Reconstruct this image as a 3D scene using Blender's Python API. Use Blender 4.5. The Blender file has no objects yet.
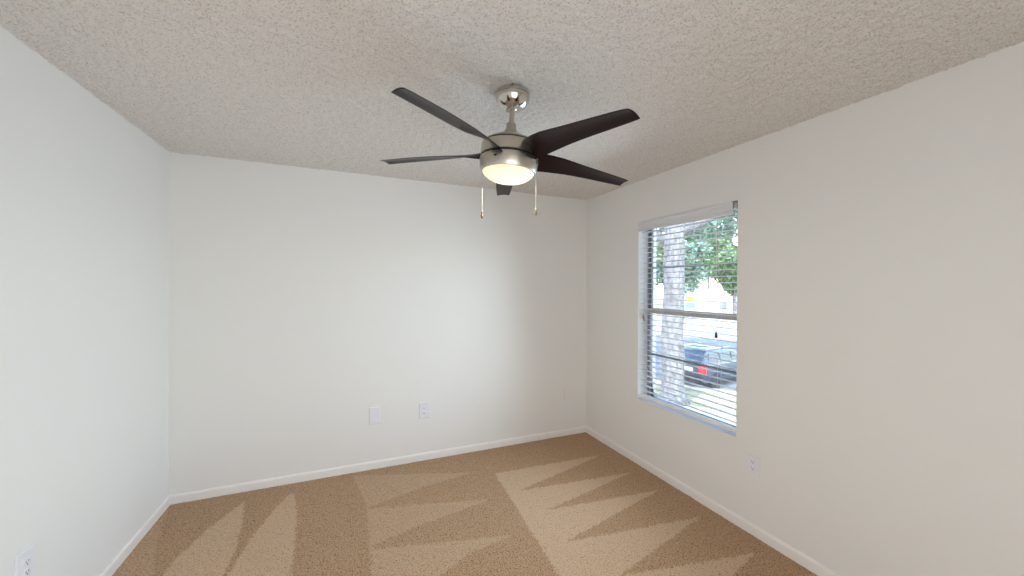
import bpy, bmesh, math, random
import numpy as np
from mathutils import Vector, Matrix

scene = bpy.context.scene
C = scene.collection
PI = math.pi

# ------------------------------------------------------------------ camera
F_PX, YAW, CAM_H, ROLL, PITCH = 377.36, 0.4069, 1.5176, 0.0055, -0.0023
XL, XR, YB, YF, H = -1.1443, 2.294, 3.336, -0.80, 2.44      # room shell
GZ = -2.70                                                   # ground outside (upper floor room)
cam_d = bpy.data.cameras.new('camera')
cam_d.sensor_width = 36.0
cam_d.lens = F_PX * 36.0 / 1024.0
cam_d.clip_start = 0.02
cam_d.clip_end = 500
cam = bpy.data.objects.new('camera', cam_d)
C.objects.link(cam)
_r = Vector((math.cos(YAW), -math.sin(YAW), 0))
_f = Vector((math.sin(YAW), math.cos(YAW), 0))
_u = Vector((0, 0, 1))
_f, _u = (_f * math.cos(PITCH) + _u * math.sin(PITCH)), (_u * math.cos(PITCH) - _f * math.sin(PITCH))
_r, _u = (_r + _u * ROLL).normalized(), (_u - _r * ROLL).normalized()
_m = Matrix((( _r.x, _u.x, -_f.x, 0), (_r.y, _u.y, -_f.y, 0), (_r.z, _u.z, -_f.z, CAM_H), (0, 0, 0, 1)))
cam.matrix_world = _m
scene.camera = cam

# ------------------------------------------------------------------ view, sky, sun, daylight
vs = scene.view_settings
vs.view_transform = 'Standard'
vs.look = 'None'
vs.gamma = 1.0
vs.exposure = 0.0
vs.use_curve_mapping = False
scene.cycles.use_denoising = True
scene.cycles.max_bounces = 14
scene.cycles.diffuse_bounces = 8
scene.cycles.glossy_bounces = 4
scene.cycles.transparent_max_bounces = 16
scene.cycles.caustics_reflective = False
scene.cycles.caustics_refractive = False
scene.cycles.sample_clamp_indirect = 6.0

world = bpy.data.worlds.new('world')
scene.world = world
world.use_nodes = True
wn = world.node_tree
wn.nodes.clear()
wo = wn.nodes.new('ShaderNodeOutputWorld')
wb = wn.nodes.new('ShaderNodeBackground')
sky = wn.nodes.new('ShaderNodeTexSky')
sky.sky_type = 'NISHITA'
sky.sun_disc = False
sky.sun_elevation = math.radians(48)
sky.sun_rotation = math.radians(200)
sky.air_density = 1.0
sky.dust_density = 0.6
wb.inputs['Strength'].default_value = 1.4
wn.links.new(sky.outputs[0], wb.inputs[0])
wn.links.new(wb.outputs[0], wo.inputs[0])

sun_d = bpy.data.lights.new('sun', 'SUN')
sun_d.energy = 5.0
sun_d.angle = math.radians(0.6)
sun_d.color = (1.0, 0.95, 0.86)
sun = bpy.data.objects.new('sun', sun_d)
C.objects.link(sun)
sun.rotation_euler = Vector((0.72, 0.28, -0.95)).to_track_quat('-Z', 'Y').to_euler()

WY0, WY1, WZ0, WZ1 = 1.659, 2.565, 0.556, 2.086             # window opening in the right wall
# daylight arriving at the window, and an added fill lamp behind the camera
day_d = bpy.data.lights.new('window_daylight', 'AREA')
day_d.shape = 'RECTANGLE'
day_d.size = WY1 - WY0 - 0.10
day_d.size_y = WZ1 - WZ0 - 0.10
day_d.energy = 16.2
day_d.color = (0.67, 0.86, 1.0)
day = bpy.data.objects.new('window_daylight', day_d)
C.objects.link(day)
day.location = (XR - 0.10, (WY0 + WY1) / 2, (WZ0 + WZ1) / 2)
day.rotation_euler = Vector((-1, 0.0, -0.14)).to_track_quat('-Z', 'Y').to_euler()
day_d.spread = math.radians(126)

fill_d = bpy.data.lights.new('rear_fill_lamp', 'AREA')  # unseen fill lamp added before the closed wall; no doorway there
fill_d.shape = 'RECTANGLE'
fill_d.size = 1.7
fill_d.size_y = 2.0
fill_d.energy = 45.0
fill_d.color = (0.88, 0.93, 0.98)
fill = bpy.data.objects.new('rear_fill_lamp', fill_d)
C.objects.link(fill)
fill.location = (0.2, YF + 0.04, 1.05)
fill.rotation_euler = (math.radians(90), 0, math.radians(180))

# ------------------------------------------------------------------ materials
def mat(name, col, rough=0.5, metal=0.0, spec=0.5, build=None):
    m = bpy.data.materials.new(name)
    m.use_nodes = True
    nt = m.node_tree
    b = nt.nodes['Principled BSDF']
    b.inputs['Base Color'].default_value = (*col, 1)
    b.inputs['Roughness'].default_value = rough
    b.inputs['Metallic'].default_value = metal
    b.inputs['Specular IOR Level'].default_value = spec
    if build:
        build(nt, b)
    return m

def node(nt, typ, **kw):
    n = nt.nodes.new(typ)
    for k, v in kw.items():
        if k in n.inputs:
            n.inputs[k].default_value = v
        else:
            setattr(n, k, v)
    return n

def coords(nt, scale=(1, 1, 1)):
    tc = nt.nodes.new('ShaderNodeTexCoord')
    mp = nt.nodes.new('ShaderNodeMapping')
    mp.inputs['Scale'].default_value = scale
    nt.links.new(tc.outputs['Object'], mp.inputs['Vector'])
    return mp.outputs['Vector']

def noise(nt, vec, scale, detail=3.0, rough=0.5):
    n = node(nt, 'ShaderNodeTexNoise')
    n.inputs['Scale'].default_value = scale
    n.inputs['Detail'].default_value = detail
    n.inputs['Roughness'].default_value = rough
    nt.links.new(vec, n.inputs['Vector'])
    return n.outputs['Fac']

def ramp(nt, fac, stops):
    r = nt.nodes.new('ShaderNodeValToRGB')
    e = r.color_ramp.elements
    while len(e) < len(stops):
        e.new(0.5)
    for i, (p, c) in enumerate(stops):
        e[i].position = p
        e[i].color = (*c, 1)
    nt.links.new(fac, r.inputs['Fac'])
    return r.outputs['Color']

def bump(nt, b, height, strength, dist):
    n = nt.nodes.new('ShaderNodeBump')
    n.inputs['Strength'].default_value = strength
    n.inputs['Distance'].default_value = dist
    nt.links.new(height, n.inputs['Height'])
    nt.links.new(n.outputs['Normal'], b.inputs['Normal'])

def noisy(c0, c1, scale, lo=0.35, hi=0.65, bump_s=0.0, bump_d=0.01, detail=3.0, sc=(1, 1, 1)):
    def f(nt, b):
        v = coords(nt, sc)
        n = noise(nt, v, scale, detail)
        nt.links.new(ramp(nt, n, [(lo, c0), (hi, c1)]), b.inputs['Base Color'])
        if bump_s:
            bump(nt, b, n, bump_s, bump_d)
    return f

def wall_build(nt, b):
    v = coords(nt)
    n = noise(nt, v, 140, 2)
    bump(nt, b, n, 0.10, 0.002)
M = {}
M['wall'] = mat('wall_paint', (0.80, 0.793, 0.774), 0.62, spec=0.3, build=wall_build)
M['trim'] = mat('trim_paint', (0.84, 0.82, 0.79), 0.38)

def ceil_build(nt, b):
    v = coords(nt)
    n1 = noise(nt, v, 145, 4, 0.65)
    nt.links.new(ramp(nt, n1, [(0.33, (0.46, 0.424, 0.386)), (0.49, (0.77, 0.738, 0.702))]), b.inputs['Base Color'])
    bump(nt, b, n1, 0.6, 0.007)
M['ceiling'] = mat('popcorn_ceiling', (0.66, 0.63, 0.6), 0.95, spec=0.1, build=ceil_build)

def carpet_build(nt, b):
    v = coords(nt)
    at = nt.nodes.new('ShaderNodeAttribute')
    at.attribute_name = 'nap'
    n1 = noise(nt, v, 125, 3, 0.7)
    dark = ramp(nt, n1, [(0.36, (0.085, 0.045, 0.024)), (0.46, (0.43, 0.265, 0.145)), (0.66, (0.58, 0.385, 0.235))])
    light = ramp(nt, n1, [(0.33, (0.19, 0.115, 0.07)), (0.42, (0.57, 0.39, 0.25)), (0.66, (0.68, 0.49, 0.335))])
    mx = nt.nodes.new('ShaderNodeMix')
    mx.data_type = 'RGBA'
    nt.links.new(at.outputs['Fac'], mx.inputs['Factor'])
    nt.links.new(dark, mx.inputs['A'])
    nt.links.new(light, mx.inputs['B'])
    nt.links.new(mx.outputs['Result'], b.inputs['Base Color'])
    bump(nt, b, n1, 0.7, 0.008)
    b.inputs['Sheen Weight'].default_value = 0.15
M['carpet'] = mat('beige_carpet', (0.4, 0.28, 0.18), 1.0, spec=0.05, build=carpet_build)

def nickel_build(nt, b):
    v = coords(nt, (1, 1, 40))
    n = noise(nt, v, 60, 2)
    nt.links.new(ramp(nt, n, [(0.3, (0.50, 0.46, 0.40)), (0.7, (0.60, 0.555, 0.49))]), b.inputs['Base Color'])
    b.inputs['Anisotropic'].default_value = 0.5
M['nickel'] = mat('brushed_nickel', (0.62, 0.59, 0.55), 0.30, 1.0, build=nickel_build)
M['nickel_bright'] = mat('polished_nickel', (0.70, 0.67, 0.63), 0.16, 1.0,
                         build=noisy((0.60, 0.565, 0.515), (0.66, 0.625, 0.57), 30))
M['black'] = mat('black_gap', (0.012, 0.011, 0.010), 0.6, build=noisy((0.010, 0.009, 0.008), (0.016, 0.015, 0.014), 80))

def blade_build(nt, b):
    v = coords(nt, (2.0, 30, 30))
    n = noise(nt, v, 6, 4)
    nt.links.new(ramp(nt, n, [(0.3, (0.010, 0.0045, 0.0055)), (0.7, (0.022, 0.010, 0.010))]), b.inputs['Base Color'])
M['blade'] = mat('espresso_blade', (0.03, 0.014, 0.010), 0.28, spec=0.14, build=blade_build)

def bowl_build(nt, b):
    # the bulb behind the frosted glass makes a hot spot in the middle of the bowl
    tc = nt.nodes.new('ShaderNodeTexCoord')
    d = nt.nodes.new('ShaderNodeVectorMath')
    d.operation = 'DISTANCE'
    d.inputs[1].default_value = (FX - 0.012, FY - 0.004, 2.03)
    nt.links.new(tc.outputs['Object'], d.inputs[0])
    nt.links.new(ramp(nt, d.outputs['Value'], [(0.02, (1.0, 0.93, 0.78)), (0.075, (0.98, 0.80, 0.52)), (0.125, (0.78, 0.58, 0.33))]), b.inputs['Emission Color'])
    b.inputs['Emission Strength'].default_value = 1.15
FX, FY = 0.7039, 1.6385
M['bowl'] = mat('frosted_glass_lit', (0.55, 0.52, 0.46), 0.4, build=bowl_build)
M['chain'] = mat('chain_metal', (0.58, 0.57, 0.55), 0.4, 0.3, build=noisy((0.55, 0.54, 0.52), (0.61, 0.60, 0.58), 300))
M['fob'] = mat('bronze_fob', (0.45, 0.34, 0.2), 0.3, 1.0, build=noisy((0.27, 0.22, 0.14), (0.36, 0.30, 0.20), 150))

M['vinyl'] = mat('blind_white', (0.83, 0.84, 0.84), 0.42, build=noisy((0.82, 0.83, 0.83), (0.84, 0.85, 0.85), 40, sc=(1, 0.1, 1)))
M['valance'] = mat('valance_white', (0.71, 0.72, 0.75), 0.42, build=noisy((0.70, 0.71, 0.74), (0.72, 0.73, 0.76), 40))
M['cord'] = mat('cord_white', (0.74, 0.73, 0.70), 0.8, build=noisy((0.70, 0.69, 0.66), (0.78, 0.77, 0.74), 400))
M['tassel'] = mat('tassel_brown', (0.05, 0.03, 0.035), 0.45, build=noisy((0.045, 0.025, 0.03), (0.06, 0.035, 0.04), 200))
M['tassel_tan'] = mat('tassel_tan', (0.30, 0.25, 0.19), 0.45, build=noisy((0.27, 0.22, 0.16), (0.33, 0.28, 0.22), 200))
M['steel'] = mat('bracket_steel', (0.33, 0.32, 0.30), 0.4, 0.8, build=noisy((0.3, 0.29, 0.27), (0.36, 0.35, 0.33), 60))
M['alum'] = mat('window_aluminium', (0.50, 0.47, 0.43), 0.45, 0.2, build=noisy((0.48, 0.45, 0.41), (0.52, 0.49, 0.45), 50))
M['alum_dark'] = mat('window_frame_grey', (0.17, 0.18, 0.185), 0.5, 0.2, build=noisy((0.20, 0.21, 0.215), (0.24, 0.25, 0.255), 50))
M['plastic'] = mat('plate_white', (0.78, 0.78, 0.83), 0.3, build=noisy((0.77, 0.77, 0.82), (0.79, 0.79, 0.84), 30))
M['slot'] = mat('slot_dark', (0.10, 0.095, 0.09), 0.6, build=noisy((0.09, 0.085, 0.08), (0.11, 0.105, 0.1), 90))
M['plate_paint'] = mat('plate_painted', (0.80, 0.79, 0.765), 0.55, build=noisy((0.795, 0.785, 0.76), (0.805, 0.795, 0.77), 30))

gl = bpy.data.materials.new('window_glass')
gl.use_nodes = True
nt = gl.node_tree
nt.nodes.clear()
o_ = nt.nodes.new('ShaderNodeOutputMaterial')
mx_ = nt.nodes.new('ShaderNodeMixShader')
tr_ = nt.nodes.new('ShaderNodeBsdfTransparent')
gs_ = nt.nodes.new('ShaderNodeBsdfGlossy')
gs_.inputs['Roughness'].default_value = 0.02
fr_ = nt.nodes.new('ShaderNodeFresnel')
fr_.inputs['IOR'].default_value = 1.35
nt.links.new(fr_.outputs[0], mx_.inputs[0])
nt.links.new(tr_.outputs[0], mx_.inputs[1])
nt.links.new(gs_.outputs[0], mx_.inputs[2])
nt.links.new(mx_.outputs[0], o_.inputs[0])
M['glass'] = gl

M['concrete'] = mat('pale_concrete', (0.42, 0.40, 0.37), 0.9, build=noisy((0.36, 0.34, 0.31), (0.46, 0.44, 0.40), 1.2))
M['lawn'] = mat('dry_lawn', (0.2, 0.22, 0.1), 1.0, build=noisy((0.20, 0.22, 0.10), (0.40, 0.36, 0.24), 0.55, 0.4, 0.6))
M['asphalt'] = mat('asphalt', (0.12, 0.13, 0.14), 0.85, build=noisy((0.16, 0.175, 0.185), (0.21, 0.225, 0.235), 1.5))
def bark_build(nt, b):
    v = coords(nt, (1, 1, 0.35))
    n = noise(nt, v, 9, 5, 0.65)
    nt.links.new(ramp(nt, n, [(0.35, (0.085, 0.083, 0.082)), (0.62, (0.23, 0.226, 0.222))]), b.inputs['Base Color'])
    bump(nt, b, n, 0.6, 0.06)
M['bark'] = mat('oak_bark', (0.3, 0.28, 0.26), 0.95, build=bark_build)
def leaf_mat(name, a, b_):
    return mat(name, a, 0.6, build=noisy(a, b_, 0.9, 0.35, 0.65))
M['leaf_a'] = leaf_mat('leaf_green', (0.09, 0.16, 0.07), (0.20, 0.30, 0.13))
M['leaf_b'] = leaf_mat('leaf_pale', (0.20, 0.27, 0.14), (0.36, 0.42, 0.24))
M['leaf_c'] = leaf_mat('leaf_blue_green', (0.10, 0.18, 0.12), (0.22, 0.31, 0.22))
def carpaint(nt, b):
    b.inputs['Coat Weight'].default_value = 0.8
    n = noise(nt, coords(nt), 900, 1)
    nt.links.new(ramp(nt, n, [(0.3, (0.022, 0.036, 0.055)), (0.7, (0.028, 0.044, 0.066))]), b.inputs['Base Color'])
M['car'] = mat('car_paint_navy', (0.012, 0.018, 0.03), 0.35, 0.3, build=carpaint)
M['carglass'] = mat('car_glass', (0.04, 0.07, 0.10), 0.12, spec=0.25, build=noisy((0.035, 0.065, 0.095), (0.045, 0.075, 0.105), 3))
M['tyre'] = mat('tyre_rubber', (0.02, 0.02, 0.021), 0.85, build=noisy((0.017, 0.017, 0.018), (0.024, 0.024, 0.025), 30))
M['rim'] = mat('alloy_rim', (0.55, 0.56, 0.57), 0.4, 0.0, build=noisy((0.5, 0.51, 0.52), (0.6, 0.61, 0.62), 20))
M['tail'] = mat('tail_lamp_red', (0.65, 0.02, 0.03), 0.2, build=noisy((0.60, 0.015, 0.025), (0.70, 0.025, 0.035), 20))
M['lplate'] = mat('number_plate', (0.7, 0.71, 0.72), 0.4, build=noisy((0.66, 0.67, 0.68), (0.74, 0.75, 0.76), 20))
M['sidingw'] = mat('white_siding', (0.78, 0.78, 0.76), 0.7, build=noisy((0.75, 0.75, 0.73), (0.81, 0.81, 0.79), 1))
M['roof'] = mat('pale_roof', (0.5, 0.5, 0.5), 0.8, build=noisy((0.45, 0.45, 0.45), (0.55, 0.55, 0.55), 2))
M['yellow'] = mat('sign_yellow', (0.85, 0.62, 0.02), 0.5, build=noisy((0.82, 0.59, 0.015), (0.88, 0.65, 0.025), 3))
M['cyan'] = mat('panel_cyan', (0.12, 0.50, 0.62), 0.5, build=noisy((0.11, 0.47, 0.59), (0.13, 0.53, 0.65), 3))
M['post'] = mat('post_grey', (0.3, 0.3, 0.3), 0.6, build=noisy((0.27, 0.27, 0.27), (0.33, 0.33, 0.33), 10))

# ------------------------------------------------------------------ helpers
def obj(name, verts, faces, m, parent=None, smooth=False, bevel=0.0, segs=2, autos=None):
    me = bpy.data.meshes.new(name)
    me.from_pydata([tuple(v) for v in verts], [], [tuple(f) for f in faces])
    me.update()
    bm = bmesh.new()
    bm.from_mesh(me)
    bmesh.ops.recalc_face_normals(bm, faces=bm.faces)
    bm.to_mesh(me)
    bm.free()
    if smooth or autos:
        me.polygons.foreach_set('use_smooth', [True] * len(me.polygons))
    if autos:
        me.set_sharp_from_angle(angle=math.radians(autos))
    me.materials.append(m)
    o = bpy.data.objects.new(name, me)
    C.objects.link(o)
    if parent:
        o.parent = parent
        o.matrix_parent_inverse = Matrix.Translation(-parent.location)
    if bevel:
        md = o.modifiers.new('bevel', 'BEVEL')
        md.width = bevel
        md.segments = segs
        md.limit_method = 'ANGLE'
    return o

class MB:
    def __init__(s):
        s.v, s.f = [], []
    def add(s, v, f):
        k = len(s.v)
        s.v += [Vector(p) for p in v]
        s.f += [[i + k for i in q] for q in f]
        return s
    def box(s, a, b):
        (x0, y0, z0), (x1, y1, z1) = a, b
        return s.add([(x0, y0, z0), (x1, y0, z0), (x1, y1, z0), (x0, y1, z0), (x0, y0, z1), (x1, y0, z1), (x1, y1, z1), (x0, y1, z1)],
                     [(0, 3, 2, 1), (4, 5, 6, 7), (0, 1, 5, 4), (1, 2, 6, 5), (2, 3, 7, 6), (3, 0, 4, 7)])
    def lathe(s, prof, n=48, c=(0, 0, 0), cap=True):
        k = len(prof)
        v = []
        for r, z in prof:
            for i in range(n):
                a = 2 * PI * i / n
                v.append((c[0] + r * math.cos(a), c[1] + r * math.sin(a), c[2] + z))
        f = []
        for j in range(k - 1):
            for i in range(n):
                i2 = (i + 1) % n
                f.append((j * n + i, j * n + i2, (j + 1) * n + i2, (j + 1) * n + i))
        if cap:
            f.append(tuple(range(n)))
            f.append(tuple((k - 1) * n + i for i in range(n)))
        return s.add(v, f)
    def tube(s, p, rs, n=10):
        p = [Vector(q) for q in p]
        if not isinstance(rs, (list, tuple)):
            rs = [rs] * len(p)
        v, f = [], []
        for i, q in enumerate(p):
            d = (p[min(i + 1, len(p) - 1)] - p[max(i - 1, 0)]).normalized()
            a = d.orthogonal().normalized() if i == 0 else (a - d * a.dot(d)).normalized()
            b = d.cross(a)
            for k in range(n):
                t = 2 * PI * k / n
                v.append(q + (a * math.cos(t) + b * math.sin(t)) * rs[i])
        for i in range(len(p) - 1):
            for k in range(n):
                k2 = (k + 1) % n
                f.append((i * n + k, i * n + k2, (i + 1) * n + k2, (i + 1) * n + k))
        f.append(tuple(range(n)))
        f.append(tuple((len(p) - 1) * n + k for k in range(n)))
        return s.add(v, f)
    def xf(s, fn):
        s.v = [Vector(fn(p)) for p in s.v]
        return s
    def build(s, name, m, parent=None, **k):
        return obj(name, s.v, s.f, m, parent, **k)

def empty(name, loc, **props):
    o = bpy.data.objects.new(name, None)
    o.empty_display_size = 0.1
    o.location = loc
    C.objects.link(o)
    for k, v in props.items():
        o[k] = v
    return o

def tag(o, **props):
    for k, v in props.items():
        o[k] = v
    return o

# ------------------------------------------------------------------ room shell
T = 0.20
def vnoise(rng, nx, ny, cell):
    gx, gy = int(nx / cell) + 3, int(ny / cell) + 3
    g = rng.random((gx, gy))
    x, y = np.arange(nx) / cell, np.arange(ny) / cell
    xi, yi = x.astype(int), y.astype(int)
    fx, fy = (x - xi)[:, None], (y - yi)[None, :]
    fx, fy = fx * fx * (3 - 2 * fx), fy * fy * (3 - 2 * fy)
    a, b = g[xi][:, yi], g[xi + 1][:, yi]
    c, d = g[xi][:, yi + 1], g[xi + 1][:, yi + 1]
    return (a * (1 - fx) + b * fx) * (1 - fy) + (c * (1 - fx) + d * fx) * fy

def grid_sheet(name, x0, x1, y0, y1, step, zfun, m, back_z):
    """a dense sheet with relief, closed by a flat back so that it has thickness"""
    nx, ny = int((x1 - x0) / step) + 1, int((y1 - y0) / step) + 1
    xs, ys = np.linspace(x0, x1, nx), np.linspace(y0, y1, ny)
    X, Y = np.meshgrid(xs, ys, indexing='ij')
    Z = zfun(nx, ny)
    co = np.stack([X, Y, Z], -1).reshape(-1, 3)
    idx = np.arange(nx * ny).reshape(nx, ny)
    q = np.stack([idx[:-1, :-1], idx[1:, :-1], idx[1:, 1:], idx[:-1, 1:]], -1).reshape(-1, 4)
    n0 = len(co)
    co = np.vstack([co, [(x0, y0, back_z), (x1, y0, back_z), (x1, y1, back_z), (x0, y1, back_z)]])
    faces = q.tolist()
    faces.append([n0, n0 + 1, n0 + 2, n0 + 3])
    faces.append(list(idx[:, 0]) + [n0 + 1, n0])
    faces.append(list(idx[-1, :]) + [n0 + 2, n0 + 1])
    faces.append(list(idx[::-1, -1]) + [n0 + 3, n0 + 2])
    faces.append(list(idx[0, ::-1]) + [n0, n0 + 3])
    me = bpy.data.meshes.new(name)
    me.from_pydata(co.tolist(), [], faces)
    me.polygons.foreach_set('use_smooth', [i < len(q) for i in range(len(faces))])
    me.materials.append(m)
    o = bpy.data.objects.new(name, me)
    C.objects.link(o)
    return o, co

rng = np.random.default_rng(5)
# carpet with the lay of the pile left by the vacuum cleaner, in floor metres
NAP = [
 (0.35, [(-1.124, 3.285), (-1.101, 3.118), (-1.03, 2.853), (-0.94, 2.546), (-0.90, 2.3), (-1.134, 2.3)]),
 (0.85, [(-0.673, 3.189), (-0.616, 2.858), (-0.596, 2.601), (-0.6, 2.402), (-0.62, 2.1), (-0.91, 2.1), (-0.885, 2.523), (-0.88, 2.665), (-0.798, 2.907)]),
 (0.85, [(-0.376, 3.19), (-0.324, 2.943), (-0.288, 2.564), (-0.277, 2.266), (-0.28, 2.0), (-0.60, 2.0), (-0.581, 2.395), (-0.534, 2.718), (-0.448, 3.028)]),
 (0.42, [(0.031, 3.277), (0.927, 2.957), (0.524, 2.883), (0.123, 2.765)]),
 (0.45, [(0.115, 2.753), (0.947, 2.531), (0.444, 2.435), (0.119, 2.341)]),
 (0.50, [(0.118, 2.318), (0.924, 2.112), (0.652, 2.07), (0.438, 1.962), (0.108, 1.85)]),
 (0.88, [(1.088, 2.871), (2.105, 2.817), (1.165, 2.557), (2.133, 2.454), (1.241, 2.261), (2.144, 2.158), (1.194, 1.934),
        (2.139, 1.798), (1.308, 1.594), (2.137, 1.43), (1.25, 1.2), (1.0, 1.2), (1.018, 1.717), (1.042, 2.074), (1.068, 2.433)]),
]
def inside(px, py, poly):
    r = np.zeros(px.shape, bool)
    n = len(poly)
    for i in range(n):
        (x0, y0), (x1, y1) = poly[i], poly[(i + 1) % n]
        if y0 == y1:
            continue
        c = ((y0 > py) != (y1 > py)) & (px < (x1 - x0) * (py - y0) / (y1 - y0) + x0)
        r ^= c
    return r
def pile(nx, ny):
    return (rng.random((nx, ny)) - 0.5) * 0.005 + (vnoise(rng, nx, ny, 3) - 0.5) * 0.003
floor, fco = grid_sheet('floor', XL, XR, YF, YB, 0.010, pile, M['carpet'], -0.1)
tag(floor, kind='structure')
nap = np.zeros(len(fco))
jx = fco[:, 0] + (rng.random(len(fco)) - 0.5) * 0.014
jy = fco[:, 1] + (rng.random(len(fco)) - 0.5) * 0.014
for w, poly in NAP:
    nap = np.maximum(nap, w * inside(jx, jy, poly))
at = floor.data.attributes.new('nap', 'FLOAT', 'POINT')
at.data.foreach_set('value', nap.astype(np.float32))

def popcorn(nx, ny):
    a = vnoise(rng, nx, ny, 1.15)
    b = vnoise(rng, nx, ny, 3)
    return H - 0.006 * np.clip((a * 0.7 + b * 0.3 - 0.35) / 0.5, 0, 1)
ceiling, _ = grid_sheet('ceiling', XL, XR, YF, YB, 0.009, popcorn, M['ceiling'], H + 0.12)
tag(ceiling, kind='structure')

tag(MB().box((XL - T, YF - T, -0.1), (XL, YB + T, H + 0.12)).build('wall_left', M['wall']), kind='structure')
tag(MB().box((XL, YB, -0.1), (XR, YB + T, H + 0.12)).build('wall_back', M['wall']), kind='structure')
tag(MB().box((XL, YF - T, -0.1), (XR, YF, H + 0.12)).build('wall_front', M['wall']), kind='structure')
# right wall with the window opening: one frame-shaped prism
def wall_hole():
    ys = [YF - T, WY0, WY1, YB + T]
    zs = [-0.1, WZ0, WZ1, H + 0.12]
    v = [(x, y, z) for x in (XR, XR + T) for y in ys for z in zs]
    I = lambda s, i, j: s * 16 + i * 4 + j
    f = []
    for i in range(3):
        for j in range(3):
            if (i, j) == (1, 1):
                continue
            for s in (0, 1):
                f.append((I(s, i, j), I(s, i + 1, j), I(s, i + 1, j + 1), I(s, i, j + 1)))
    for k in range(3):
        f.append((I(0, k, 0), I(0, k + 1, 0), I(1, k + 1, 0), I(1, k, 0)))
        f.append((I(0, k, 3), I(0, k + 1, 3), I(1, k + 1, 3), I(1, k, 3)))
        f.append((I(0, 0, k), I(0, 0, k + 1), I(1, 0, k + 1), I(1, 0, k)))
        f.append((I(0, 3, k), I(0, 3, k + 1), I(1, 3, k + 1), I(1, 3, k)))
    for a, b in (((1, 1), (2, 1)), ((2, 1), (2, 2)), ((2, 2), (1, 2)), ((1, 2), (1, 1))):
        f.append((I(0, *a), I(0, *b), I(1, *b), I(1, *a)))
    return v, f
tag(obj('wall_right', *wall_hole(), M['wall']), kind='structure')

# baseboards: a flat board with a rounded, stepped top
BP = [(0, 0), (0.013, 0), (0.013, 0.050), (0.0115, 0.056), (0.008, 0.061), (0.004, 0.064), (0, 0.064)]
def board(name, p0, p1, nrm):
    p0, p1, nrm = Vector(p0), Vector(p1), Vector(nrm)
    v = [p + nrm * a + Vector((0, 0, b)) for p in (p0, p1) for a, b in BP]
    k = len(BP)
    f = [(i, (i + 1) % k, k + (i + 1) % k, k + i) for i in range(k)] + [tuple(range(k)), tuple(range(k, 2 * k))]
    return tag(obj(name, v, f, M['trim']), kind='structure')
board('baseboard_left', (XL, YF, 0), (XL, YB, 0), (1, 0, 0))
board('baseboard_back', (XL, YB, 0), (XR, YB, 0), (0, -1, 0))
board('baseboard_right', (XR, YF, 0), (XR, YB, 0), (-1, 0, 0))

# ------------------------------------------------------------------ window: aluminium single-hung, two lights over two
win = empty('window_1', (XR + 0.12, (WY0 + WY1) / 2, WZ0), kind='structure')
X0 = XR + 0.100
def yz_frame(mb, y0, y1, z0, z1, w, x0, x1):
    mb.box((x0, y0, z0), (x1, y0 + w, z1)).box((x0, y1 - w, z0), (x1, y1, z1))
    mb.box((x0, y0 + w, z0), (x1, y1 - w, z0 + w)).box((x0, y0 + w, z1 - w), (x1, y1 - w, z1))
    return mb
yz_frame(MB(), WY0, WY1, WZ0, WZ1, 0.010, X0 + 0.004, X0 + 0.055).build('frame', M['alum_dark'], win)
yz_frame(MB(), WY0 + 0.012, WY1 - 0.012, 1.318, WZ1 - 0.012, 0.012, X0 + 0.026, X0 + 0.046).build('upper_sash', M['alum_dark'], win)
yz_frame(MB(), WY0 + 0.012, WY1 - 0.012, WZ0 + 0.012, 1.335, 0.012, X0 + 0.006, X0 + 0.026).build('lower_sash', M['alum_dark'], win)
MB().box((X0 - 0.006, WY0 + 0.012, 1.300), (X0 + 0.040, WY1 - 0.012, 1.343)).build('meeting_rail', M['alum'], win, bevel=0.003)
MB().box((X0 + 0.024, WY0 + 0.026, 1.684), (X0 + 0.044, WY1 - 0.026, 1.699)).build('muntin', M['alum_dark'], win)
MB().box((X0 + 0.008, WY0 + 0.026, 0.938), (X0 + 0.024, WY1 - 0.026, 0.953)).build('muntin', M['alum_dark'], win)
MB().box((X0 + 0.034, WY0 + 0.02, 1.33), (X0 + 0.038, WY1 - 0.02, WZ1 - 0.02)).build('pane', M['glass'], win)
MB().box((X0 + 0.014, WY0 + 0.02, WZ0 + 0.02), (X0 + 0.018, WY1 - 0.02, 1.31)).build('pane', M['glass'], win)
MB().box((XR - 0.005, WY0 - 0.003, WZ0 - 0.012), (XR + 0.104, WY1 + 0.003, WZ0 + 0.003)).build('sill', M['wall'], win, bevel=0.004)

# ------------------------------------------------------------------ window blind
bl = empty('window_blind', (XR + 0.035, (WY0 + WY1) / 2, WZ1),
           label='white horizontal slat blind with its slats open, hung in the window', category='blind')
SX0, SX1 = XR + 0.012, XR + 0.046
SY0, SY1 = WY0 + 0.010, WY1 - 0.010
MB().box((XR + 0.012, WY0 + 0.012, 2.040), (XR + 0.058, WY1 - 0.008, 2.080)).build('headrail', M['vinyl'], bl, bevel=0.002)
va = MB()
vy0, vy1 = WY0 + 0.030, WY1 - 0.003
va.add([(x, y, z) for y in (vy0, vy1) for x, z in
        ((XR - 0.008, 2.001), (XR - 0.011, 2.007), (XR - 0.010, 2.020), (XR - 0.006, 2.028), (XR - 0.006, 2.058),
         (XR - 0.011, 2.066), (XR - 0.011, 2.080), (XR - 0.006, 2.084), (XR + 0.002, 2.084), (XR + 0.002, 2.001))],
       [(i, (i + 1) % 10, 10 + (i + 1) % 10, 10 + i) for i in range(10)] + [tuple(range(10)), tuple(range(10, 20))])
va.build('valance', M['valance'], bl)
br = MB()
br.box((XR - 0.004, WY0 + 0.001, 2.030), (XR + 0.05, WY0 + 0.004, 2.083))
br.box((XR - 0.004, WY0 + 0.004, 2.078), (XR + 0.05, WY0 + 0.028, 2.083))
br.box((XR - 0.006, WY0 + 0.022, 2.036), (XR - 0.003, WY0 + 0.029, 2.083))
br.build('bracket', M['steel'], bl)
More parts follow.
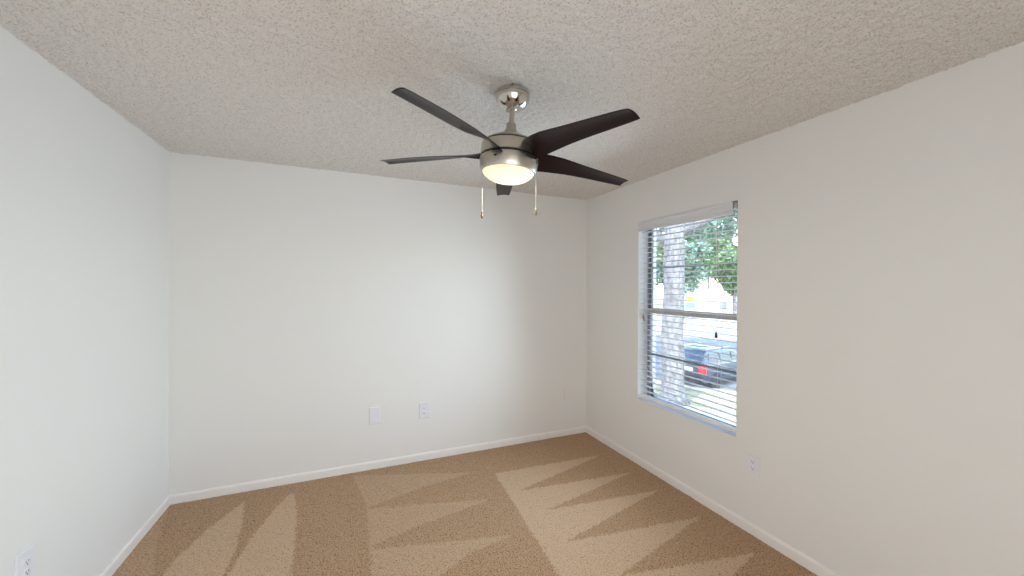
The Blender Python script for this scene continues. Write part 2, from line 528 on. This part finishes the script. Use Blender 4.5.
sl = MB()
NS, SZ0, SZ1 = 32, 0.640, 1.990
for i in range(NS):
    z = SZ0 + (SZ1 - SZ0) * i / (NS - 1)
    n = 6
    top, bot = [], []
    for k in range(n + 1):
        t = k / n
        x = SX0 + (SX1 - SX0) * t
        c = z + 0.0022 * (1 - (2 * t - 1) ** 2) + 0.0015 * (0.5 - t)
        top.append((x, c + 0.0013))
        bot.append((x, c - 0.0013))
    ring = top + bot[::-1]
    m_ = len(ring)
    sl.add([(x, y, zz) for y in (SY0, SY1) for x, zz in ring],
           [(a, (a + 1) % m_, m_ + (a + 1) % m_, m_ + a) for a in range(m_)] + [tuple(range(m_)), tuple(range(m_, 2 * m_))])
sl.build('slat_curtain', M['vinyl'], bl, autos=40)
MB().box((SX0 - 0.006, SY0, 0.579), (SX1 + 0.001, SY1, 0.604)).build('bottom_rail', M['vinyl'], bl, bevel=0.004)
for y in (WY0 + 0.145, (WY0 + WY1) / 2 + 0.02, WY1 - 0.105):
    lc = MB()
    for x in (SX0 - 0.001, SX1 + 0.001):
        lc.tube([(x, y, 0.596), (x, y, 2.045)], 0.0009, 6)
    lc.build('ladder_cord', M['cord'], bl)
def tassel_prof(s=1.0):
    return [(0.0015 * s, 0.0), (0.004 * s, -0.004 * s), (0.0065 * s, -0.016 * s), (0.0095 * s, -0.034 * s), (0.010 * s, -0.042 * s), (0.006 * s, -0.046 * s)]
pc = MB()
for d in (-0.003, 0.003):
    pc.tube([(XR - 0.002, 1.803 + d, 2.036), (XR - 0.008, 1.803 + d * 0.6, 1.9), (XR - 0.008, 1.802, 1.222)], 0.0011, 6)
pco = pc.build('lift_cord', M['cord'], bl)
MB().lathe(tassel_prof(1.0), 16, (XR - 0.008, 1.802, 1.226)).build('tassel', M['tassel'], pco, smooth=True)
tc = MB()
tc.tube([(XR - 0.002, 2.494, 2.036), (XR - 0.006, 2.494, 1.9), (XR - 0.006, 2.494, 1.296)], 0.0010, 6)
tc.tube([(XR - 0.002, 2.484, 2.036), (XR - 0.006, 2.485, 1.9), (XR - 0.006, 2.486, 1.276)], 0.0010, 6)
tco = tc.build('tilt_cord', M['cord'], bl)
for y, z in ((2.494, 1.300), (2.486, 1.280)):
    MB().lathe(tassel_prof(0.9), 14, (XR - 0.006, y, z)).build('tassel', M['tassel_tan'], tco, smooth=True)

# ------------------------------------------------------------------ ceiling fan
FX, FY = 0.7039, 1.6385
PIV = 2.37
TX, TY = 0.0082, 0.0623                       # the fan hangs a little off plumb on its ball joint
def tilt(p):
    x, y, z = p[0], p[1], p[2] - PIV
    c, s = math.cos(TY), math.sin(TY)
    x, z = x * c + z * s, -x * s + z * c
    c, s = math.cos(TX), math.sin(TX)
    y, z = y * c - z * s, y * s + z * c
    return (FX + x, FY + y, PIV + z)
fan = empty('ceiling_fan', (FX, FY, H),
            label='five-blade dark brown ceiling fan with brushed nickel motor and lit glass bowl', category='ceiling fan')
up = lambda p: (FX + p[0], FY + p[1], p[2])
MB().lathe([(0.0185, 2.370), (0.0200, 2.3555), (0.0240, 2.3530), (0.0340, 2.3545), (0.0470, 2.3595), (0.0600, 2.3685), (0.0705, 2.3810), (0.0775, 2.3950), (0.0805, 2.4080),
            (0.0805, 2.4125), (0.0785, 2.4135), (0.0785, 2.416), (0.0815, 2.417), (0.0815, 2.426), (0.078, 2.434), (0.074, 2.4395), (0.02, 2.4395)],
           56).xf(up).build('canopy', M['nickel_bright'], fan, autos=45)
MB().lathe([(0.0, 2.346), (0.012, 2.3485), (0.020, 2.354), (0.0245, 2.362), (0.0255, 2.372)], 24).xf(tilt).build('hanger_ball', M['nickel'], fan, smooth=True)
MB().lathe([(0.0128, 2.262), (0.0128, 2.356)], 24).xf(tilt).build('downrod', M['nickel'], fan, autos=40)
MB().lathe([(0.0135, 2.288), (0.0215, 2.2875), (0.0240, 2.284), (0.0245, 2.255), (0.0300, 2.2545), (0.0325, 2.251), (0.0335, 2.236), (0.036, 2.229), (0.02, 2.226)],
           32).xf(tilt).build('coupling_cover', M['nickel'], fan, autos=40)
mh = MB().lathe([(0.025, 2.234), (0.045, 2.231), (0.075, 2.220), (0.100, 2.206), (0.118, 2.1965), (0.1275, 2.1895), (0.1310, 2.1845),
                 (0.1285, 2.1835)], 72)
mh.lathe([(0.1285, 2.1785), (0.1330, 2.178), (0.1348, 2.150), (0.1362, 2.1260), (0.1330, 2.1250)], 72)
mho = mh.xf(tilt).build('motor_housing', M['nickel'], fan, autos=40)
MB().lathe([(0.119, 2.188), (0.1275, 2.184), (0.1275, 2.178), (0.129, 2.176), (0.131, 2.126), (0.1315, 2.122), (0.1315, 2.112), (0.119, 2.108)],
           72).xf(tilt).build('motor_core', M['black'], fan, autos=40)
lr = MB().lathe([(0.130, 2.1145), (0.1370, 2.1142), (0.1382, 2.110), (0.1368, 2.092), (0.1335, 2.070), (0.1305, 2.0565), (0.1285, 2.0530), (0.1235, 2.0520), (0.112, 2.0560)], 72)
lro = lr.xf(tilt).build('light_kit_ring', M['nickel'], fan, autos=40)
def ring_spot(az, z, rr, w, h_):
    a = math.radians(az)
    c = Vector((rr * math.cos(a), rr * math.sin(a), z))
    n = Vector((math.cos(a), math.sin(a), -0.12)).normalized()
    t = Vector((-math.sin(a), math.cos(a), 0))
    b = n.cross(t)
    v = []
    for k, (o2, g) in enumerate(((-0.004, 1.0), (0.0012, 1.0), (0.0018, 0.7))):
        for i in range(16):
            q = 2 * PI * i / 16
            v.append(c + n * o2 + (t * w * math.cos(q) + b * h_ * math.sin(q)) * g)
    f = [(j * 16 + i, j * 16 + (i + 1) % 16, (j + 1) * 16 + (i + 1) % 16, (j + 1) * 16 + i) for j in range(2) for i in range(16)]
    f += [tuple(range(16)), tuple(range(32, 48))]
    return v, f
MB().add(*ring_spot(-138.5, 2.0915, 0.1366, 0.0085, 0.0038)).xf(tilt).build('reverse_switch', M['black'], fan)
MB().add(*ring_spot(-43.0, 2.0945, 0.1368, 0.0052, 0.0052)).xf(tilt).build('chain_outlet', M['black'], fan)
bp = [(0.1220, 2.060), (0.1215, 2.053), (0.116, 2.0445), (0.107, 2.0365), (0.094, 2.027), (0.074, 2.018), (0.050, 2.0115), (0.025, 2.0085), (0.004, 2.0075)]
MB().lathe(bp, 64).xf(tilt).build('glass_bowl', M['bowl'], fan, autos=60)

# blade: edge curves by radius (tangential offset, height); moulded with a twist from the root to a flatter tip
BR = [0.112, 0.15, 0.20, 0.26, 0.32, 0.38, 0.45, 0.52, 0.60, 0.640, 0.662]
AY = [0.046, 0.050, 0.0515, 0.0505, 0.047, 0.043, 0.0385, 0.034, 0.0265, 0.0225, 0.0185]
AZ = [2.103, 2.106, 2.112, 2.117, 2.1205, 2.1215, 2.1212, 2.1195, 2.117, 2.1157, 2.115]
BY = [-0.026, -0.038, -0.055, -0.066, -0.066, -0.0640, -0.0625, -0.0610, -0.0595, -0.0588, -0.0565]
BZ = [2.170, 2.166, 2.161, 2.155, 2.1495, 2.1445, 2.1395, 2.1345, 2.1285, 2.1250, 2.1228]
def blade_mesh(ang):
    NU, NV = 44, 12
    rs = np.linspace(BR[0], BR[-1], NU)
    v = []
    for s in (1, -1):
        for r in rs:
            ay, az, by, bz = (float(np.interp(r, BR, q)) for q in (AY, AZ, BY, BZ))
            for k in range(NV + 1):
                t = k / NV
                cam_ = 0.006 * math.sin(PI * t)
                th = 0.0032 * (math.sin(PI * min(max(t, 0.0), 1.0)) ** 0.35 if 0 < t < 1 else 0.25)
                end = (r - BR[0]) / (BR[-1] - BR[0])
                rr = r + (0.0032 * (1 - 2 * t) if end > 0.97 else 0.0)
                y = ay + (by - ay) * t
                z = az + (bz - az) * t + cam_ + s * th
                v.append((rr, y, z))
    W = NV + 1
    f = []
    for s in (0, 1):
        o = s * NU * W
        for i in range(NU - 1):
            for k in range(NV):
                f.append((o + i * W + k, o + i * W + k + 1, o + (i + 1) * W + k + 1, o + (i + 1) * W + k))
    o = NU * W
    for i in range(NU - 1):
        f.append((i * W, (i + 1) * W, o + (i + 1) * W, o + i * W))
        f.append((i * W + NV, (i + 1) * W + NV, o + (i + 1) * W + NV, o + i * W + NV))
    for k in range(NV):
        f.append((k, k + 1, o + k + 1, o + k))
        j = (NU - 1) * W
        f.append((j + k, j + k + 1, o + j + k + 1, o + j + k))
    c, s = math.cos(ang), math.sin(ang)
    return [(p[0] * c - p[1] * s, p[0] * s + p[1] * c, p[2]) for p in v], f
blades = []
for a in (72, 0, -72, -144, 144):
    v, f = blade_mesh(0.0)
    o = MB().add(v, f).build('blade', M['blade'], None, autos=35)
    ca, sa = math.cos(math.radians(a)), math.sin(math.radians(a))
    # put the blade in place with a real rotation so that its grain runs along it
    p0 = Vector(tilt((0, 0, 0)))
    ex = (Vector(tilt((ca, sa, 0))) - p0)
    ey = (Vector(tilt((-sa, ca, 0))) - p0)
    ez = (Vector(tilt((0, 0, 1))) - p0)
    o.parent = fan
    o.matrix_parent_inverse = Matrix.Translation(-fan.location)
    o.matrix_basis = Matrix(((ex.x, ey.x, ez.x, p0.x), (ex.y, ey.y, ez.y, p0.y), (ex.z, ey.z, ez.z, p0.z), (0, 0, 0, 1)))
for (x, y, z1, z0) in ((0.792, 1.563, 2.082, 1.880), (0.584, 1.723, 2.078, 1.878)):
    ch = MB()
    n = int((z1 - z0) / 0.0042)
    ch.tube([(x, y, z0), (x, y, z1)], 0.0010, 6)
    for i in range(n + 1):
        z = z0 + (z1 - z0) * i / n
        ch.lathe([(0.0005, -0.0017), (0.0016, -0.0009), (0.0019, 0), (0.0016, 0.0009), (0.0005, 0.0017)], 8, (x, y, z))
    cho = ch.build('pull_chain', M['chain'], fan, smooth=True)
    MB().lathe([(0.0014, 0.003), (0.0042, 0.0), (0.0046, -0.006), (0.0034, -0.010), (0.0062, -0.016), (0.0068, -0.023), (0.0050, -0.030), (0.0015, -0.032)],
               16, (x, y, z0)).build('fob', M['fob'], cho, smooth=True)
fl_d = bpy.data.lights.new('fan_lamp', 'AREA')
fl_d.shape = 'DISK'
fl_d.size = 0.20
fl_d.energy = 3.0
fl_d.color = (1.0, 0.90, 0.72)
fl = bpy.data.objects.new('fan_lamp', fl_d)
C.objects.link(fl)
fl.location = tilt((0, 0, 1.998))

# ------------------------------------------------------------------ outlets and cover plates
def plate(name, org, u, n, w, h_, style, m, **props):
    org, u, n = Vector(org), Vector(u), Vector(n)
    up_ = Vector((0, 0, 1))
    root = empty(name, org, **props)
    P = lambda a, b, c: org + u * a + up_ * b + n * c
    def pad(a0, a1, b0, b1, d0, d1, ins):
        v = [P(a, b, d0) for a, b in ((a0, b0), (a1, b0), (a1, b1), (a0, b1))]
        v += [P(a, b, d0 + (d1 - d0) * 0.45) for a, b in ((a0, b0), (a1, b0), (a1, b1), (a0, b1))]
        v += [P(a, b, d1) for a, b in ((a0 + ins, b0 + ins), (a1 - ins, b0 + ins), (a1 - ins, b1 - ins), (a0 + ins, b1 - ins))]
        f = [(0, 1, 2, 3), (8, 9, 10, 11)]
        for j in (0, 4):
            f += [(j + i, j + (i + 1) % 4, j + 4 + (i + 1) % 4, j + 4 + i) for i in range(4)]
        return v, f
    def disc(a, b, rx, ry, d0, d1, cut=0.0):
        v = []
        for d, g in ((d0, 1), (d1 - 0.0006, 1), (d1, 0.93)):
            for i in range(28):
                q = 2 * PI * i / 28
                x, y = rx * math.cos(q) * g, ry * math.sin(q) * g
                if cut:
                    y = max(-cut * g, min(cut * g, y))
                v.append(P(a + x, b + y, d))
        f = [(j * 28 + i, j * 28 + (i + 1) % 28, (j + 1) * 28 + (i + 1) % 28, (j + 1) * 28 + i) for j in range(2) for i in range(28)]
        return v, f + [tuple(range(28)), tuple(range(56, 84))]
    MB().add(*pad(-w / 2, w / 2, -h_ / 2, h_ / 2, 0, 0.0070, 0.004)).build('cover_plate', m, root)
    if style == 'duplex':
        for b in (0.0198, -0.0198):
            rc = MB().add(*disc(0, b, 0.0175, 0.0175, 0.004, 0.0105, 0.0142)).build('receptacle', m, root, autos=40)
            sm = MB()
            for a, hh in ((-0.0064, 0.0085), (0.0064, 0.0070)):
                sm.add(*pad(a - 0.0014, a + 0.0014, b + 0.003 - hh / 2, b + 0.003 + hh / 2, 0.009, 0.0109, 0.0002))
            sm.add(*disc(0, b - 0.0075, 0.0028, 0.0028, 0.009, 0.0109))
            sm.build('slot_opening', m if props.get('painted') else M['slot'], rc)
        MB().add(*disc(0, 0, 0.003, 0.003, 0.007, 0.0095)).build('screw', m, root)
    else:
        for b in (0.030, -0.030):
            MB().add(*disc(0, b, 0.0032, 0.0032, 0.007, 0.0095)).build('screw', m, root)
    return root
plate('blank_plate', (0.199, YB, 0.442), (1, 0, 0), (0, -1, 0), 0.090, 0.142, 'blank', M['plastic'],
      label='plain white blank cover plate on the back wall, left of the white outlet', category='wall plate')
plate('wall_outlet', (0.607, YB, 0.436), (1, 0, 0), (0, -1, 0), 0.088, 0.138, 'duplex', M['plastic'],
      label='white duplex outlet on the back wall, right of the blank plate', category='outlet')
pp = plate('painted_plate', (2.066, YB, 0.424), (1, 0, 0), (0, -1, 0), 0.076, 0.125, 'blank', M['plate_paint'],
      label='small cover plate painted like the wall, by the far right corner', category='wall plate')
plate('wall_outlet', (XR, 1.543, 0.430), (0, -1, 0), (-1, 0, 0), 0.084, 0.128, 'duplex', M['plastic'],
      label='white duplex outlet on the right wall, low beside the window', category='outlet')
plate('wall_outlet', (XL, 2.068, 0.430), (0, 1, 0), (1, 0, 0), 0.090, 0.134, 'duplex', M['plastic'],
      label='white duplex outlet on the left wall, cut off by the bottom edge', category='outlet')

# ------------------------------------------------------------------ outside
tag(MB().box((XR + 0.6, -60, GZ - 0.5), (140, 130, GZ)).build('ground', M['lawn']), kind='structure')
# street runs away from the building, dropping behind the parked car
def strip(name, pts, z0, z1, m):
    n = len(pts)
    v = [(x, y, z) for z in (z0, z1) for x, y in pts]
    return tag(obj(name, v, [tuple(range(n)), tuple(range(n, 2 * n))] + [(i, (i + 1) % n, n + (i + 1) % n, n + i) for i in range(n)], m), kind='structure')
dv = Vector((-0.42, 0.91))            # along the street
nv = Vector((0.91, 0.42))             # across it
def sp(a, b):
    q = Vector((12.6, 12.2)) + nv * a + dv * b
    return (q.x, q.y)
strip('street', [sp(0.6, -60), sp(17.5, -60), sp(17.5, 80), sp(0.6, 80)], GZ - 0.02, GZ + 0.02, M['asphalt'])
strip('walk', [sp(-9.0, -60), sp(-2.2, -60), sp(-2.2, 80), sp(-9.0, 80)], GZ - 0.02, GZ + 0.025, M['concrete'])
strip('kerb', [sp(0.2, -60), sp(0.6, -60), sp(0.6, 80), sp(0.2, 80)], GZ - 0.02, GZ + 0.10, M['concrete'])
strip('far_walk', [sp(17.5, -60), sp(40, -60), sp(40, 80), sp(17.5, 80)], GZ - 0.02, GZ + 0.06, M['concrete'])

def leaf_cloud(name, blobs, n, size, m, parent, seed):
    rg = np.random.default_rng(seed)
    tot = sum(b[3] * b[4] * b[5] for b in blobs)
    v, f = [], []
    for (cx, cy, cz, rx, ry, rz) in blobs:
        k = max(20, int(n * rx * ry * rz / tot))
        d = rg.normal(size=(k, 3))
        d /= np.linalg.norm(d, axis=1)[:, None]
        rad = rg.random(k) ** 0.45
        p = np.array([cx, cy, cz]) + d * rad[:, None] * np.array([rx, ry, rz])
        for q in p:
            a = rg.normal(size=3); a /= np.linalg.norm(a)
            b = np.cross(a, rg.normal(size=3)); b /= np.linalg.norm(b)
            s = size * (0.6 + 0.8 * rg.random())
            i = len(v)
            v += [q - a * s, q + b * s * 0.45, q + a * s, q - b * s * 0.45]
            f.append((i, i + 1, i + 2, i + 3))
    me = bpy.data.meshes.new(name)
    me.from_pydata([tuple(map(float, q)) for q in v], [], f)
    me.materials.append(m)
    o = bpy.data.objects.new(name, me)
    C.objects.link(o)
    o.parent = parent
    o.matrix_parent_inverse = Matrix.Translation(-parent.location)
    return o
def trunk_part(parent, base, top, r0, r1, limbs, seed):
    rg = random.Random(seed)
    mb = MB()
    b, t = Vector(base), Vector(top)
    pts, rad = [], []
    for i in range(9):
        k = i / 8
        p = b.lerp(t, k) + Vector((rg.uniform(-1, 1), rg.uniform(-1, 1), 0)) * r1 * 0.10 * (0 < i < 8)
        pts.append(p)
        rad.append((r0 + (r1 - r0) * k) * (1.55 if i == 0 else 1.0))
    pts.insert(1, b.lerp(t, 0.05)); rad.insert(1, r0 * 1.08)
    mb.tube(pts, rad, 16)
    for q in limbs:
        q = Vector(q)
        s = b.lerp(t, rg.uniform(0.86, 0.98))
        mid = s.lerp(q, 0.5) + Vector((0, 0, 0.3))
        mb.tube([s, mid, q], [r1 * 0.62, r1 * 0.4, r1 * 0.12], 10)
    return mb.build('trunk', M['bark'], parent, smooth=True)

def tree(name, base, h0, r0, r1, blobs, n, size, leaf, seed, **props):
    root = empty(name, base, **props)
    trunk_part(root, base, (base[0], base[1], base[2] + h0), r0, r1, [b[:3] for b in blobs], seed)
    leaf_cloud('foliage', blobs, n, size, leaf, root, seed)
    return root
tb = (11.0, 10.45, GZ)
tree('oak_tree', tb, 6.6, 0.40, 0.34,
     [(13.5, 12.0, 5.6, 4.2, 4.0, 1.7), (17.5, 15.5, 6.2, 5.0, 5.0, 2.2), (20.5, 10.5, 6.8, 5.0, 5.0, 2.2), (11.0, 15.5, 5.8, 4.0, 4.5, 1.8), (24.0, 17.5, 7.0, 5.5, 6.0, 2.2)],
     11000, 0.20, M['leaf_c'], 3, label='thick pale-barked tree trunk close outside the window, left of the parked car', category='tree', )
BG = [
 ((44.2, 46.3), 13.0, 'leaf_b', 'pale green tree far behind the thick trunk, seen at its left', 21),
 ((41.5, 38.0), 11.0, 'leaf_c', 'blue-green tree across the street, seen just right of the thick trunk', 22),
 ((50.0, 36.5), 11.5, 'leaf_a', 'bushy green tree by the right end of the white building', 23),
 ((68.0, 55.5), 18.0, 'leaf_a', 'tall tree rising behind the white building, farthest of the trees', 24),
]
for (x, y), h_, lf, lab, sd in BG:
    rg = random.Random(sd)
    bl_ = []
    for k in range(14):
        a = rg.uniform(0, 2 * PI)
        k_ = h_ / 11.0
        d = rg.uniform(0.3, 2.6) * k_
        bl_.append((x + d * math.cos(a), y + d * math.sin(a), GZ + h_ * rg.uniform(0.40, 0.88), rg.uniform(1.3, 2.0) * k_, rg.uniform(1.3, 2.0) * k_, rg.uniform(0.9, 1.7) * k_))
    tree('shade_tree', (x, y, GZ), h_ * 0.42, 0.28, 0.2, bl_, 8000, 0.29 * h_ / 11.0, M[lf], sd, label=lab, category='tree', group='trees across the street')

# white low building across the street
bx, by = 52.0, 42.2
bd = empty('white_building', (bx, by, GZ), label='low white building far across the street, below the tall far tree', category='building')
a_ = Vector((0.62, -0.78, 0)); b_ = Vector((0.78, 0.62, 0))
def BPt(i, j, z):
    q = Vector((bx, by, GZ)) + a_ * i + b_ * j
    return (q.x, q.y, GZ + z)
v = [BPt(i, j, z) for z in (0, 2.7) for i, j in ((-4.4, 0), (4.4, 0), (4.4, 7), (-4.4, 7))]
MB().add(v, [(0, 1, 2, 3), (4, 5, 6, 7), (0, 1, 5, 4), (1, 2, 6, 5), (2, 3, 7, 6), (3, 0, 4, 7)]).build('wall', M['sidingw'], bd)
rv = [BPt(-4.9, -0.6, 2.65), BPt(4.9, -0.6, 2.65), BPt(4.9, 7.6, 2.65), BPt(-4.9, 7.6, 2.65), BPt(-3.6, 3.5, 4.0), BPt(3.6, 3.5, 4.0)]
MB().add(rv, [(0, 1, 2, 3), (0, 1, 5, 4), (1, 2, 5), (2, 3, 4, 5), (3, 0, 4)]).build('roof', M['sidingw'], bd)
for i in (-2.6, 1.9):
    wv = [BPt(i + di, dj, z) for z in (1.0, 2.0) for di, dj in ((-0.5, -0.06), (0.5, -0.06), (0.5, 0.02), (-0.5, 0.02))]
    MB().add(wv, [(0, 1, 2, 3), (4, 5, 6, 7), (0, 1, 5, 4), (1, 2, 6, 5), (2, 3, 7, 6), (3, 0, 4, 7)]).build('window', M['post'], bd)

# small yellow sign with a blue-green panel below it
sx, sy = 37.3, 32.85
sg = empty('street_sign', (sx, sy, GZ), label='small yellow street sign with blue-green panel on a grey post', category='sign')
MB().tube([(sx, sy, GZ), (sx, sy, 0.55)], 0.05, 10).build('post', M['post'], sg)
va_ = Vector((0.66, -0.75, 0)); vb_ = Vector((-0.75, -0.66, 0))
def sbox(name, z0, z1, w, m, rot=False):
    o0 = Vector((sx, sy, 0)) + vb_ * 0.06
    zc, hh = (z0 + z1) / 2, (z1 - z0) / 2
    sh = [(-w, -hh), (w, -hh), (w, hh), (-w, hh)] if not rot else [(0, -hh), (w, 0), (0, hh), (-w, 0)]
    v = [o0 + va_ * a + vb_ * d + Vector((0, 0, zc + b)) for d in (0, 0.03) for a, b in sh]
    MB().add(v, [(0, 1, 2, 3), (4, 5, 6, 7), (0, 1, 5, 4), (1, 2, 6, 5), (2, 3, 7, 6), (3, 0, 4, 7)]).build(name, m, sg)
sbox('sign_panel', -0.12, 0.56, 0.34, M['yellow'])
sbox('lower_panel', -0.85, -0.25, 0.5, M['cyan'])

# parked car: local x forward from the rear bumper, y to its left
CA = math.radians(8)
corner = Vector((13.104, 10.877, GZ + 0.02))
cf = Vector((math.cos(CA), math.sin(CA), 0)); cl = Vector((-math.sin(CA), math.cos(CA), 0))
CW = 0.90
c_org = corner + cl * CW
car = empty('parked_car', c_org, label='dark blue sport utility car parked outside, seen from its rear corner', category='car')
P3 = lambda x, y, z: c_org + cf * x + cl * y + Vector((0, 0, z))
def loft(stations):
    """stations: (x, [(half width, z) from bottom to top])"""
    v, f = [], []
    k = len(stations[0][1])
    for x, pr in stations:
        for w, z in pr:
            v.append(P3(x, -w, z))
        for w, z in reversed(pr):
            v.append(P3(x, w, z))
    n = 2 * k
    for i in range(len(stations) - 1):
        for j in range(n):
            f.append((i * n + j, i * n + (j + 1) % n, (i + 1) * n + (j + 1) % n, (i + 1) * n + j))
    f.append(tuple(range(n)))
    f.append(tuple((len(stations) - 1) * n + j for j in range(n)))
    return v, f
def low(w, top, z0=0.30):
    return [(w * 0.90, z0), (w * 0.985, z0 + 0.10), (w, 0.62), (w * 0.99, 0.80), (w * 0.95, top)]
body = MB().add(*loft([(0.02, low(0.80, 0.96, 0.36)), (0.10, low(0.87, 1.00, 0.34)), (0.5, low(0.90, 1.02)), (1.6, low(0.90, 1.02)), (3.0, low(0.90, 1.01)),
                       (3.6, low(0.89, 1.00)), (4.2, low(0.86, 0.93)), (4.5, low(0.78, 0.82, 0.34)), (4.6, low(0.68, 0.74, 0.40))]))
body.build('body', M['car'], car, autos=40, bevel=0.03)
def cab(w0, z0, w1, z1):
    return [(w0, z0), (w0 + (w1 - w0) * 0.75, z0 + (z1 - z0) * 0.8), (w1, z1), (w1 * 0.8, z1 + 0.03)]
cabin = MB().add(*loft([(0.10, cab(0.84, 0.98, 0.80, 1.02)), (0.34, cab(0.86, 0.99, 0.72, 1.53)), (0.52, cab(0.86, 1.0, 0.70, 1.585)), (1.5, cab(0.86, 1.0, 0.70, 1.605)),
                        (2.35, cab(0.86, 1.0, 0.69, 1.56)), (2.6, cab(0.86, 1.0, 0.70, 1.46)), (3.3, cab(0.84, 0.98, 0.78, 1.02))]))
cabin.build('cabin', M['car'], car, autos=40)
# glass set a hair proud of the cabin
MB().add([P3(x, y, z) for x, y, z in ((0.085, -0.70, 1.06), (0.085, 0.70, 1.06), (0.305, 0.62, 1.47), (0.305, -0.62, 1.47),
                                     (0.16, -0.70, 1.06), (0.16, 0.70, 1.06), (0.37, 0.62, 1.47), (0.37, -0.62, 1.47))],
         [(0, 1, 2, 3), (4, 5, 6, 7), (0, 1, 5, 4), (1, 2, 6, 5), (2, 3, 7, 6), (3, 0, 4, 7)]).build('rear_window', M['carglass'], car)
for s in (-1, 1):
    for x0, x1, x2, x3 in ((0.42, 1.22, 1.22, 0.56), (1.30, 2.10, 2.10, 1.30), (2.18, 2.95, 2.45, 2.18)):
        v = [P3(x, s * (w + d), z) for d in (0.012, -0.03) for x, w, z in ((x0, 0.835, 1.07), (x1, 0.835, 1.07), (x2, 0.760, 1.46), (x3, 0.760, 1.46))]
        MB().add(v, [(0, 1, 2, 3), (4, 5, 6, 7), (0, 1, 5, 4), (1, 2, 6, 5), (2, 3, 7, 6), (3, 0, 4, 7)]).build('side_window', M['carglass'], car)
    # tail lamp wraps round the rear corner
    tv = [P3(x, s * y, z) for z in (0.70, 1.06) for x, y in ((-0.02, 0.70), (-0.01, 0.82), (0.06, 0.895), (0.17, 0.915), (0.17, 0.86), (0.10, 0.70))]
    MB().add(tv, [(0, 1, 2, 3, 4, 5), (6, 7, 8, 9, 10, 11)] + [(i, (i + 1) % 6, 6 + (i + 1) % 6, 6 + i) for i in range(6)]).build('tail_lamp', M['tail'], car)
    for x in (0.90, 3.62):
        wh = MB()
        prof = [(0.20, -0.10), (0.30, -0.105), (0.345, -0.085), (0.36, -0.04), (0.36, 0.04), (0.345, 0.085), (0.30, 0.105), (0.20, 0.10)]
        wh.lathe(prof, 32)
        fix = lambda p, x=x, s=s: P3(x + p[0], s * (0.83 + p[2]), 0.36 + p[1])
        w_o = wh.xf(fix).build('wheel', M['tyre'], car, autos=40)
        rm = MB().lathe([(0.235, 0.06), (0.235, 0.095), (0.215, 0.098), (0.20, 0.075), (0.05, 0.088), (0.01, 0.09)], 28)
        rm.xf(fix).build('rim', M['rim'], w_o, autos=30)
MB().box((0, 0, 0), (1, 1, 1)).xf(lambda p: P3(-0.05 + p[0] * 0.16, (p[1] - 0.5) * 1.72, 0.36 + p[2] * 0.24)).build('bumper', M['tyre'], car, bevel=0.04)
MB().box((0, 0, 0), (1, 1, 1)).xf(lambda p: P3(-0.012 + p[0] * 0.05, -0.20 + (p[1] - 0.5) * 0.44, 0.74 + p[2] * 0.17)).build('number_plate', M['lplate'], car)
for s in (-1, 1):
    MB().tube([P3(0.6, s * 0.62, 1.645), P3(2.2, s * 0.62, 1.64)], 0.018, 8).build('roof_rail', M['rim'], car)
